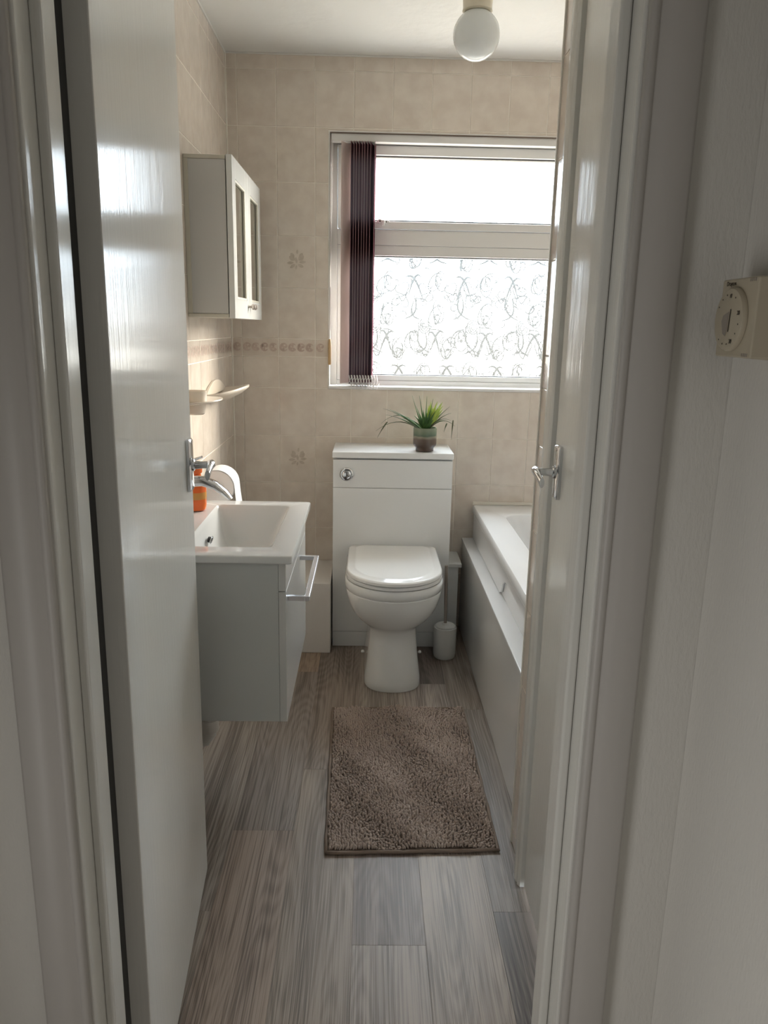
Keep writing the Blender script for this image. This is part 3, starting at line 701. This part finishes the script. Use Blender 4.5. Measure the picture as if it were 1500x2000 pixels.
# ================================================================ toilet brush
tb = thing('toilet_brush', (.324, 2.92, 0), 'white toilet brush pot with a slim metal handle beside the toilet', 'toilet brush')
obj('holder', MB().lathe([(.040, .0008), (.0425, .004), (.0455, .02), (.0465, .126), (.0455, .130), (.043, .131), (.040, .128)], 32, (.322, 2.92, 0)), M['brushpot'], tb, smooth=40)
obj('lid', MB().lathe([(.039, .1285), (.040, .134), (.037, .138), (.014, .140), (.012, .144), (.009, .146)], 32, (.322, 2.92, 0)), M['brushpot'], tb, smooth=40)
obj('handle', MB().tube([(.322, 2.92, .144), (.3175, 2.925, .385)], .0066, 14), M['satin'], tb, smooth=60)

# ================================================================ potted plant
PX, PY, PZ = .226, 3.065, .8205
pp = thing('potted_plant', (PX, PY, PZ), 'spiky green plant with a yellow-green bloom in a brown and green glazed pot', 'plant')
obj('pot', MB().lathe([(.034, .0003), (.036, .002), (.036, .012), (.038, .016), (.0455, .024), (.0465, .030), (.0465, .090), (.0455, .094), (.042, .094), (.041, .085)], 36, (PX, PY, PZ)), M['pot'], pp, smooth=40)
obj('soil', MB().lathe([(.0405, .070), (.0405, .083), (.02, .087), (0, .088)], 20, (PX, PY, PZ)), M['soil'], pp, smooth=True)
def blade(parent, p0, p1, sag, w, m, name='leaf', kink=None):
    p0, p1 = Vector(p0), Vector(p1); n = 9; d = (p1-p0); side = Vector((0, -1, 0)).cross(d).normalized() if d.length else Vector((1, 0, 0))
    vs = []; fs = []
    for k in range(n+1):
        t = k/n; p = p0.lerp(p1, t)+Vector((0, 0, sag*4*t*(1-t))); ww = w*(.55+.45*math.sin(math.pi*min(1, t*1.6)))*(1-t**2.2)+.0004
        tt = (p0.lerp(p1, min(1, t+.02))+Vector((0, 0, sag*4*min(1, t+.02)*(1-min(1, t+.02))))-p).normalized() if t < 1 else d.normalized()
        s = Vector((tt.z, 0, -tt.x)); s = s.normalized() if s.length > 1e-4 else Vector((1, 0, 0))
        vs += [tuple(p+s*ww), tuple(p+Vector((0, -.0012, 0))), tuple(p-s*ww), tuple(p+Vector((0, .0008, 0)))]
    for k in range(n):
        for i in range(4): j = (i+1) % 4; fs.append((4*k+i, 4*k+j, 4*k+4+j, 4*k+4+i))
    return obj(name, MB().add(vs, fs), m, parent, smooth=True)
B = (PX, PY, PZ+.087)
def tip(x, z, y=0): return (x, PY+y, z)
for (x, z, y, sag, w_, mm) in [(.030, .899, -.02, .035, .0022, 'leaf_tip'), (.050, .925, .01, .045, .0026, 'leaf_tip'), (.057, .984, .02, .012, .0030, 'leaf_tip'), (.083, .985, -.03, .010, .0032, 'leaf'), (.068, .958, .03, .010, .0024, 'leaf_tip'), (.098, .966, 0, .012, .0030, 'leaf'),
                       (.170, 1.040, -.01, -.006, .0030, 'leaf'), (.200, 1.038, .02, .006, .0030, 'leaf'), (.186, 1.000, -.03, .004, .0035, 'leaf'), (.232, 1.034, .04, 0, .0034, 'leaf'), (.254, 1.028, 0, 0, .0042, 'leaf'), (.245, 1.000, -.03, .002, .0075, 'leaf'),
                       (.262, .985, -.035, .004, .0070, 'leaf'), (.214, .985, -.03, .003, .0080, 'leaf'), (.200, .970, -.02, .004, .0080, 'leaf'), (.180, .960, 0, .008, .0060, 'leaf'), (.322, .998, .01, .006, .0026, 'leaf_tip'), (.326, .975, -.02, .012, .0026, 'leaf_tip'),
                       (.330, .940, .02, .022, .0024, 'leaf_tip'), (.345, .920, 0, .030, .0026, 'leaf_tip'), (.150, .950, -.04, .012, .0030, 'leaf'), (.130, .940, .04, .016, .0028, 'leaf'), (.228, .975, -.035, 0, .0085, 'leaf'), (.255, .950, -.04, .004, .0095, 'leaf')]:
    blade(pp, (B[0]+(x-PX)*.10, B[1]+y*.2, B[2]-.004), tip(x, z, y), sag, w_, M[mm])
for (p, q, s_) in [((.336, .945, .0), (.331, .868, -.005), .004), ((.312, .932, .0), (.300, .898, -.01), .003), ((.075, .935, -.01), (.036, .872, -.02), .004)]:
    blade(pp, tip(p[0], p[1], p[2]), tip(q[0], q[1], q[2]), s_, .0026, M['leaf_tip'])
fl = obj('bloom_stem', MB().tube([(PX+.006, PY, PZ+.085), (PX+.018, PY, PZ+.13), (PX+.028, PY-.003, PZ+.155)], .003, 8), M['leaf'], pp, smooth=True)
for k in range(15):
    a = k*2.4; r = .010+.014*(k % 3)/2; lx = .030+.020*math.cos(a)
    o = blade(pp, (PX+.018+.006*math.cos(a), PY-.004+.006*math.sin(a), PZ+.108+.012*(k % 2)), (PX+.038+.030*math.cos(a), PY-.005+.024*math.sin(a), PZ+.168+.014*(k % 3)), .002, .0085, M['petal'], 'petal')
blade(pp, (PX+.040, PY-.02, PZ+.168), (PX+.052, PY-.024, PZ+.195), 0, .007, M['petal_tip'], 'petal')['label'] = 'white petal tip'

# ================================================================ vanity + basin
VY0, VY1, VX = 1.722, 2.278, -.187
va = thing('vanity_unit', (-.38, 2.0, .36), 'white wall-hung vanity cabinet with a chrome drawer handle under the basin', 'cabinet')
obj('side_panel', MB().box(XL+.001, VY0, .357, VX-.018, VY0+.016, .7595), M['cabinet'], va, bevel=.0008)
obj('side_panel', MB().box(XL+.001, VY1-.016, .357, VX-.018, VY1, .7595), M['cabinet'], va, bevel=.0008)
obj('bottom_panel', MB().box(XL+.001, VY0+.016, .357, VX-.018, VY1-.016, .373), M['cabinet'], va)
obj('back_panel', MB().box(XL+.001, VY0+.016, .373, XL+.010, VY1-.016, .7595), M['cabinet'], va)
obj('top_panel', MB().box(VX-.0175, VY0, .6925, VX, VY1, .7595), M['white_gloss'], va, bevel=.001)
dr = obj('drawer', MB().box(VX-.0175, VY0, .357, VX, VY1, .6905), M['white_gloss'], va, bevel=.001)
hz = .664; hx = -.140
mb = MB()
mb.box(hx-.007, 1.752, hz-.006, hx+.006, 2.096, hz+.006).box(VX, 1.752, hz-.006, hx-.005, 1.764, hz+.006).box(VX, 2.084, hz-.006, hx-.005, 2.096, hz+.006)
obj('handle', mb, M['polished'], dr, bevel=.0015)
ba = thing('wash_basin', (-.37, 2.0, .76), 'white rectangular ceramic basin set on the vanity cabinet', 'basin')
SX0, SX1, SY0, SY1 = XL+.001, -.171, 1.712, 2.288
def sr(x0, y0, x1, y1, r, z): return rrect(x0, y0, x1, y1, r, z, 5)
rings = [sr(SX0+.004, SY0+.004, SX1-.004, SY1-.004, .006, .7605), sr(SX0, SY0, SX1, SY1, .008, .764), sr(SX0, SY0, SX1, SY1, .008, .7765), sr(SX0+.002, SY0+.002, SX1-.002, SY1-.002, .008, .7798), sr(SX0+.004, SY0+.004, SX1-.006, SY1-.004, .008, .7805),
         sr(-.442, 1.790, -.226, 2.236, .014, .7795), sr(-.440, 1.792, -.229, 2.234, .014, .7775), sr(-.436, 1.800, -.236, 2.228, .014, .765), sr(-.412, 1.850, -.268, 2.200, .022, .685), sr(-.395, 1.88, -.285, 2.175, .022, .668), sr(-.37, 1.92, -.31, 2.13, .02, .664)]
mb = MB(); mb.loft(rings, cap0=False, cap1=True); obj('bowl', mb, M['ceramic'], ba, smooth=40)
obj('overflow', MB().loft([[(-.4225+.006+d, 2.0+.016*math.cos(t), .737+.007*math.sin(t)-d*.2) for t in [2*math.pi*i/16 for i in range(16)]] for d in (-.006, .0012)]), M['black'], ba)
obj('overflow_ring', MB().tube([(-.4225+.0078+.26*.0075*math.sin(t), 2.0+.018*math.cos(t), .737+.0085*math.sin(t)) for t in [2*math.pi*i/20 for i in range(21)]], .0016, 6), M['chrome'], ba, smooth=True)
obj('waste', MB().lathe([(.021, .6645), (.021, .668), (.014, .6695), (0, .670)], 20, (-.34, 2.02, 0)), M['chrome'], ba, smooth=40)
# tap
tp = thing('basin_tap', (-.50, 2.0, .781), 'chrome lever tap with a curved spout behind the basin', 'tap')
TYc = 2.02
obj('body', MB().lathe([(.026, .7812), (.026, .786), (.021, .790), (.0195, .80), (.0185, .885), (.020, .895), (.018, .915), (.010, .922), (0, .924)], 24, (-.500, TYc, 0)), M['chrome'], tp, smooth=40)
path = [(-.505, .868), (-.470, .892), (-.435, .893), (-.405, .882), (-.378, .862), (-.362, .846)]; rings = []
for k, (x, z) in enumerate(path):
    a = Vector(path[max(k-1, 0)]); b = Vector(path[min(k+1, 5)]); t = (b-a).normalized(); hw = [.017, .020, .022, .023, .021, .017][k]; th = [.017, .016, .014, .012, .009, .005][k]
    rings.append([(x-t.y*th*math.sin(q), TYc+hw*math.cos(q), z+t.x*th*math.sin(q)) for q in [2*math.pi*i/14 for i in range(14)]])
obj('spout', MB().loft(rings), M['chrome'], tp, smooth=50)
path = [(-.507, .918), (-.490, .934), (-.462, .948), (-.436, .958)]; rings = []
for k, (x, z) in enumerate(path):
    hw = [.012, .010, .008, .007][k]; th = [.008, .006, .004, .003][k]
    rings.append([(x-.4*th*math.sin(q), TYc+hw*math.cos(q), z+th*math.sin(q)) for q in [2*math.pi*i/12 for i in range(12)]])
obj('lever', MB().loft(rings), M['chrome'], tp, smooth=50)
# soap bottle
so = thing('soap_bottle', (-.484, 2.16, .781), 'orange glass soap bottle on the basin ledge beside the tap', 'bottle')
obj('bottle', MB().lathe([(.022, .7812), (.027, .784), (.029, .800), (.029, .860), (.026, .872), (.016, .880), (.015, .888)], 28, (-.487, 2.16, 0)), M['orange'], so, smooth=40)
obj('amber_band', MB().lathe([(.0293, .815), (.0297, .818), (.0297, .832), (.0293, .835)], 28, (-.487, 2.16, 0)), M['amber'], so, smooth=40)
obj('cap', MB().lathe([(.018, .8885), (.0195, .891), (.0195, .910), (.016, .914), (0, .915)], 24, (-.487, 2.16, 0)), M['orange'], so, smooth=40)
# waste pipe under the vanity
wp_ = thing('waste_pipe', (-.46, 1.95, .12), 'white plastic waste pipe elbow under the vanity near the door', 'pipe')
mb = MB().tube([(-.440, 2.0, .3565), (-.436, 2.0, .20), (-.438, 2.0, .165), (-.452, 2.0, .146), (-.475, 2.0, .139), (-.5655, 2.0, .137)], .019, 16)
obj('pipe', mb, M['pipe'], wp_, smooth=True)
obj('collar', MB().lathe([(.0235, .175), (.026, .179), (.026, .207), (.0235, .211)], 18, (-.437, 2.0, 0)), M['pipe'], wp_, smooth=40)
obj('collar', MB().lathe([(.022, -.507), (.025, -.504), (.025, -.484), (.022, -.480)], 18, (0, 2.0, .1375), 'X'), M['pipe'], wp_, smooth=40)
# toilet roll
ro = thing('toilet_roll', (-.470, 2.40, .845), 'white toilet roll with a hanging sheet on the left wall beyond the basin', 'toilet roll')
RC = (-.466, 0, .806)
obj('roll', MB().lathe([(.021, 2.352), (.020, 2.353), (.052, 2.352), (.0535, 2.354), (.0535, 2.448), (.052, 2.450), (.021, 2.450)], 40, (RC[0], 0, RC[2]), 'Y'), M['paperroll'], ro, smooth=40)
arc = [(RC[0]+.0550*math.cos(a), RC[2]+.0550*math.sin(a)) for a in [math.radians(110-10*i) for i in range(12)]]+[(RC[0]+.0575, RC[2]-.03), (RC[0]+.062, RC[2]-.065), (RC[0]+.067, RC[2]-.10)]
mb = MB(); n = len(arc); ins = [(x-.0007, z) for x, z in arc]
mb.prism([(x, z) for x, z in arc]+[(x-.0008, z-.0006) for x, z in reversed(arc)], lambda u, v, d: (u, d, v), 2.353, 2.449)
obj('loose_sheet', mb, M['paperroll'], ro, smooth=40)
rh = thing('roll_holder', (-.55, 2.47, .84), 'chrome toilet roll holder arm on the left tiled wall', 'roll holder')
obj('arm', MB().tube([(XL+.004, 2.472, .806), (-.486, 2.472, .806), (-.470, 2.470, .806), (-.466, 2.460, .806), (-.466, 2.345, .806)], .006, 10), M['chrome'], rh, smooth=True)
obj('wall_plate', MB().lathe([(.022, XL+.0008), (.022, XL+.006), (.012, XL+.010)], 20, (0, 2.472, .806), 'X'), M['chrome'], rh, smooth=40)

# ================================================================ wall cabinet
ca = thing('wall_cabinet', (XL+.07, 2.8, 1.32), 'white two-door wall cabinet with narrow glass door panels on the left wall', 'cabinet')
cy0, cy1, cz0, cz1, cxf = 2.50, 3.10, 1.318, 1.790, -.441
obj('carcass', MB().box(XL+.0008, cy0, cz0+.012, cxf, cy1, cz1-.012), M['cabside'], ca, bevel=.001)
obj('top_board', MB().box(XL+.0008, cy0-.002, cz1-.0115, cxf+.001, cy1+.002, cz1), M['cabtrim'], ca, bevel=.0015)
obj('bottom_board', MB().box(XL+.0008, cy0-.002, cz0, cxf+.001, cy1+.002, cz0+.0115), M['cabtrim'], ca, bevel=.0015)
obj('back_edge', MB().box(XL+.0008, cy0-.003, cz0+.012, XL+.014, cy0-.0003, cz1-.012), M['cabtrim'], ca)
for k, (a, b) in enumerate(((cy0-.002, 2.799), (2.801, cy1+.002))):
    fw, z0_, z1_ = .055, cz0-.002, cz1+.002; x0_, x1_ = cxf+.003, cxf+.021
    d = obj('door', MB().box(x0_, a, z0_, x1_, a+fw, z1_).box(x0_, b-fw, z0_, x1_, b, z1_).box(x0_, a+fw, z0_, x1_, b-fw, z0_+.06).box(x0_, a+fw, z1_-.06, x1_, b-fw, z1_), M['cabwhite'], ca, bevel=.0012)
    obj('glass_panel', MB().box(x0_+.004, a+fw, z0_+.06, x0_+.009, b-fw, z1_-.06), M['mirror'], d)
    obj('panel_moulding', MB().box(x1_-.008, a+fw, z0_+.06, x1_-.001, a+fw+.008, z1_-.06).box(x1_-.008, b-fw-.008, z0_+.06, x1_-.001, b-fw, z1_-.06).box(x1_-.008, a+fw+.008, z0_+.06, x1_-.001, b-fw-.008, z0_+.068).box(x1_-.008, a+fw+.008, z1_-.068, x1_-.001, b-fw-.008, z1_-.06), M['cabtrim'], d, bevel=.001)
    ky = b-.022 if k == 0 else a+.022
    obj('knob', MB().lathe([(.004, x1_), (.004, x1_+.008), (.009, x1_+.012), (.010, x1_+.018), (.006, x1_+.023), (0, x1_+.024)], 16, (0, ky, cz0+.040), 'X'), M['satin'], d, smooth=40)

# ================================================================ soap shelf
sp = thing('soap_shelf', (XL+.05, 2.8, 1.07), 'cream plastic soap dish and tumbler shelf on the left wall below the cabinet', 'soap dish')
def shell(yc, ry, out, z, th, lift, m, name, n=20, dep=.013):
    """half-dish projecting from the wall: wavy rim rising at the tip"""
    top = []; bot = []
    rings = []
    for k, f in enumerate((1.0, .96, .80, .45, .05)):
        ring = []
        for i in range(n+1):
            a = -math.pi/2+math.pi*i/n; x = XL+.001+out*f*math.cos(a); y = yc+ry*f*math.sin(a); r = f
            zz = z+lift*max(0, (x-XL)/out)**2-(dep*(1-r**2) if k else 0)
            ring.append((x, y, zz))
        rings.append(ring)
    under = []
    for ring, dd in zip(reversed(rings), (th*1.3, th*1.3, th*1.2, th, th*.8)):
        under.append([(x, y, q-dd) for x, y, q in ring])
    allr = rings+under+[rings[0]]
    mb = MB(); m_ = n+1; vs = [p for r in allr[:-1] for p in r]; R_ = len(allr)-1; fs = []
    for a in range(R_):
        b = (a+1) % R_
        for i in range(n): fs.append((a*m_+i, a*m_+i+1, b*m_+i+1, b*m_+i))
    mb.add(vs, fs); return obj(name, mb, m, sp, smooth=True)
shell(2.84, .19, .128, 1.064, .010, .022, M['soap'], 'soap_dish', dep=.028)
shell(2.37, .13, .120, 1.074, .006, .004, M['soap'], 'tumbler_ring', dep=.006)
obj('tumbler', MB().lathe([(.024, 1.034), (.029, 1.038), (.034, 1.07), (.036, 1.100), (.037, 1.104), (.033, 1.104), (.030, 1.07), (.024, 1.05)], 28, (XL+.048, 2.33, 0)), M['soap'], sp, smooth=40)
mb = MB(); poly = [(2.66+.40*t, 1.052+.050*math.sin(math.pi*t)) for t in [i/20 for i in range(21)]]
mb.prism(poly, lambda u, v, d: (d, u, v), XL+.0008, XL+.012); obj('back_plate', mb, M['soap'], sp, bevel=.003)

# ================================================================ ceiling lamp
la = thing('ceiling_lamp', (.315, 2.64, ZC), 'round white globe ceiling lamp on a cream holder', 'lamp')
LX, LY = .313, 2.64
obj('holder', MB().lathe([(.050, ZC-.0005), (.050, ZC-.012), (.046, ZC-.016), (.044, ZC-.054), (.046, ZC-.060), (.040, ZC-.064)], 32, (LX, LY, 0)), M['bulbbase'], la, smooth=40)
R0 = .0715; zc = ZC-.064-R0*.86
obj('globe', MB().lathe([(R0*math.sin(a), zc+R0*math.cos(a)) for a in [math.radians(30+150*i/24) for i in range(25)]], 40, (LX, LY, 0)), M['opal'], la, smooth=True)

# ================================================================ bath mat
mt = thing('bath_mat', (.12, 2.08, 0), 'brown chenille bath mat lying on the wood floor before the toilet', 'bath mat')
c00, c10, c11, c01 = Vector((-.091, 1.700, 0)), Vector((.348, 1.715, 0)), Vector((.345, 2.468, 0)), Vector((-.108, 2.458, 0))
def mp(u, v): return c00*(1-u)*(1-v)+c10*u*(1-v)+c11*u*v+c01*(1-u)*v
def bump_h(x, y): return .0035*(math.sin(x*23+2*math.sin(y*11))*math.sin(y*17+1.5*math.sin(x*9)))+.002*math.sin(x*50+y*37)
nu, nv = 24, 40; vs = []; fs = []
for j in range(nv+1):
    for i in range(nu+1):
        p = mp(i/nu, j/nv); vs.append((p.x, p.y, .004+max(0, .006+bump_h(p.x, p.y)) * min(1, 6*min(i/nu, 1-i/nu, j/nv, 1-j/nv))))
for j in range(nv):
    for i in range(nu): a = j*(nu+1)+i; fs.append((a, a+1, a+nu+2, a+nu+1))
mb = MB().add(vs, fs); o0 = len(mb.v); mb.add([tuple(c+Vector((0, 0, .0008))) for c in (c00, c10, c11, c01)], [(3, 2, 1, 0)])
obj('backing', mb, M['hem'], mt, smooth=True)
rr = []
for a, b in ((c00, c10), (c10, c11), (c11, c01), (c01, c00)):
    for k in range(12): t = k/12; p = a.lerp(b, t); rr.append((p.x+.0012*math.sin(p.y*60), p.y+.0012*math.sin(p.x*45), .0056))
rr.append(rr[0])
obj('hem', MB().tube(rr, .0048, 8), M['hem'], mt, smooth=True)
base = [(0, 0, 1)]
prof = [(.62, .0), (1.0, .35), (.95, .7), (.55, .95)]; NS = 6
bv = []
for r, h in prof: bv += [(r*math.cos(2*math.pi*i/NS), r*math.sin(2*math.pi*i/NS), h) for i in range(NS)]
bv.append((0, 0, 1.05)); bf = []
for k in range(3):
    for i in range(NS): j = (i+1) % NS; bf.append((k*NS+i, k*NS+j, (k+1)*NS+j, (k+1)*NS+i))
for i in range(NS): bf.append((3*NS+i, 3*NS+(i+1) % NS, 4*NS))
V = []; F = []; rnd = random.Random(3); NU, NV = 64, 110
for j in range(NV):
    for i in range(NU):
        u, v = (i+.5+rnd.uniform(-.24, .24))/NU, (j+.5+rnd.uniform(-.24, .24))/NV
        p = mp(.012+u*.976, .008+v*.984); hgt = rnd.uniform(.008, .012)+bump_h(p.x, p.y)*.6; rad = rnd.uniform(.0030, .0040)
        lx, ly = rnd.uniform(-.004, .004)+.002*math.sin(p.y*31+p.x*12), rnd.uniform(-.004, .004)+.003*math.sin(p.x*27+p.y*9); zb = .0045+max(0, .004+bump_h(p.x, p.y))
        o = len(V)
        for (x, y, z) in bv: V.append((p.x+x*rad+lx*z, p.y+y*rad+ly*z, zb+z*hgt))
        F += [tuple(q+o for q in f) for f in bf]
mtx = mt.location; me = bpy.data.meshes.new('pile'); me.from_pydata([(x-mtx.x, y-mtx.y, z) for x, y, z in V], [], F); me.update()
pl = link('pile', me, M['pile'], mt, smooth=True); pl['kind'] = 'stuff'

# ================================================================ thermostat in the hall
th = thing('thermostat', (HXR, .79, 1.315), 'beige room thermostat with a round dial on the hall wall at right', 'thermostat')
tx = .366; ty0, ty1, tz0, tz1 = .752, .830, 1.277, 1.354
obj('back_plate', MB().box(HXR-.010, ty0-.001, tz0-.002, HXR-.0005, ty1+.001, tz1+.001), M['beige_plastic'], th, bevel=.0015)
obj('housing', MB().box(tx, ty0, tz0, HXR-.0105, ty1, tz1), M['beige_plastic'], th, bevel=.002)
dc = (0, .797, 1.314)
def tface(u, v, d): return (tx-d, .797-u, 1.314+v)       # u to the viewer's right when facing the dial
obj('dial', MB().lathe([(.0315, tx-.0003), (.0315, tx-.003), (.0300, tx-.0052), (.0285, tx-.0056), (0, tx-.0058)], 40, dc, 'X'), M['beige_plastic'], th, smooth=35)
mb = MB()
for k in range(13):
    a = math.radians(150-k*23)
    if k == 5: continue
    u, v = .0245*math.cos(a), .0245*math.sin(a); r = .0009; mb.add([tface(u+r*math.cos(q), v+r*math.sin(q), .0061) for q in [2*math.pi*i/8 for i in range(8)]], [tuple(range(8))])
mb.add([tface(*p, .0061) for p in ((.0045, .010), (.0065, .010), (.0050, -.012), (.0030, -.012))], [(0, 1, 2, 3)])
obj('dial_marks', mb, M['ink'], th)['kind'] = 'stuff'
obj('dial_label', MB().add([tface(*p, .0061) for p in ((.0025, .008), (-.010, .004), (-.0125, -.002), (-.0075, -.014), (-.001, -.0165), (.0015, -.008))], [(0, 1, 2, 3, 4, 5)]), M['ink_soft'], th)
mb = MB()
for zz in (tz1-.0045, tz0+.0015):
    for k in range(4): mb.box(tx-.0005, ty0+.006+.0035*k, zz, tx+.001, ty0+.0075+.0035*k, zz+.003)
obj('vent_slots', mb, M['ink_soft'], th)['kind'] = 'stuff'
def text(s_, size, m, parent, origin, ux, uz, name):
    cu_ = bpy.data.curves.new(name, 'FONT'); cu_.body = s_; cu_.size = size; cu_.extrude = .0001; cu_.align_x = 'CENTER'; cu_.align_y = 'CENTER'
    tmp = bpy.data.objects.new('tmp', cu_); C.objects.link(tmp); dg = bpy.context.evaluated_depsgraph_get(); me = bpy.data.meshes.new_from_object(tmp.evaluated_get(dg))
    bpy.data.objects.remove(tmp); ux, uz = Vector(ux), Vector(uz); nn = ux.cross(uz)
    for v in me.vertices: c = v.co.copy(); v.co = Vector(origin)+ux*c.x+uz*c.y+nn*c.z-Vector(parent.location)
    return link(name, me, m, parent)
text('Drayton', .0062, M['ink'], th, tface(-.0135+.002, .0352, .0006), (0, -1, 0), (0, 0, 1), 'lettering')
text('20', .006, M['ink'], th, tface(.0225, .006, .0061), (0, -1, 0), (0, 0, 1), 'dial_number')
text('30', .006, M['ink'], th, tface(.0115, -.0215, .0061), (0, -1, 0), (0, 0, 1), 'dial_number')
text('10', .005, M['ink'], th, tface(.002, .0225, .0061), (0, -1, 0), (0, 0, 1), 'dial_number')
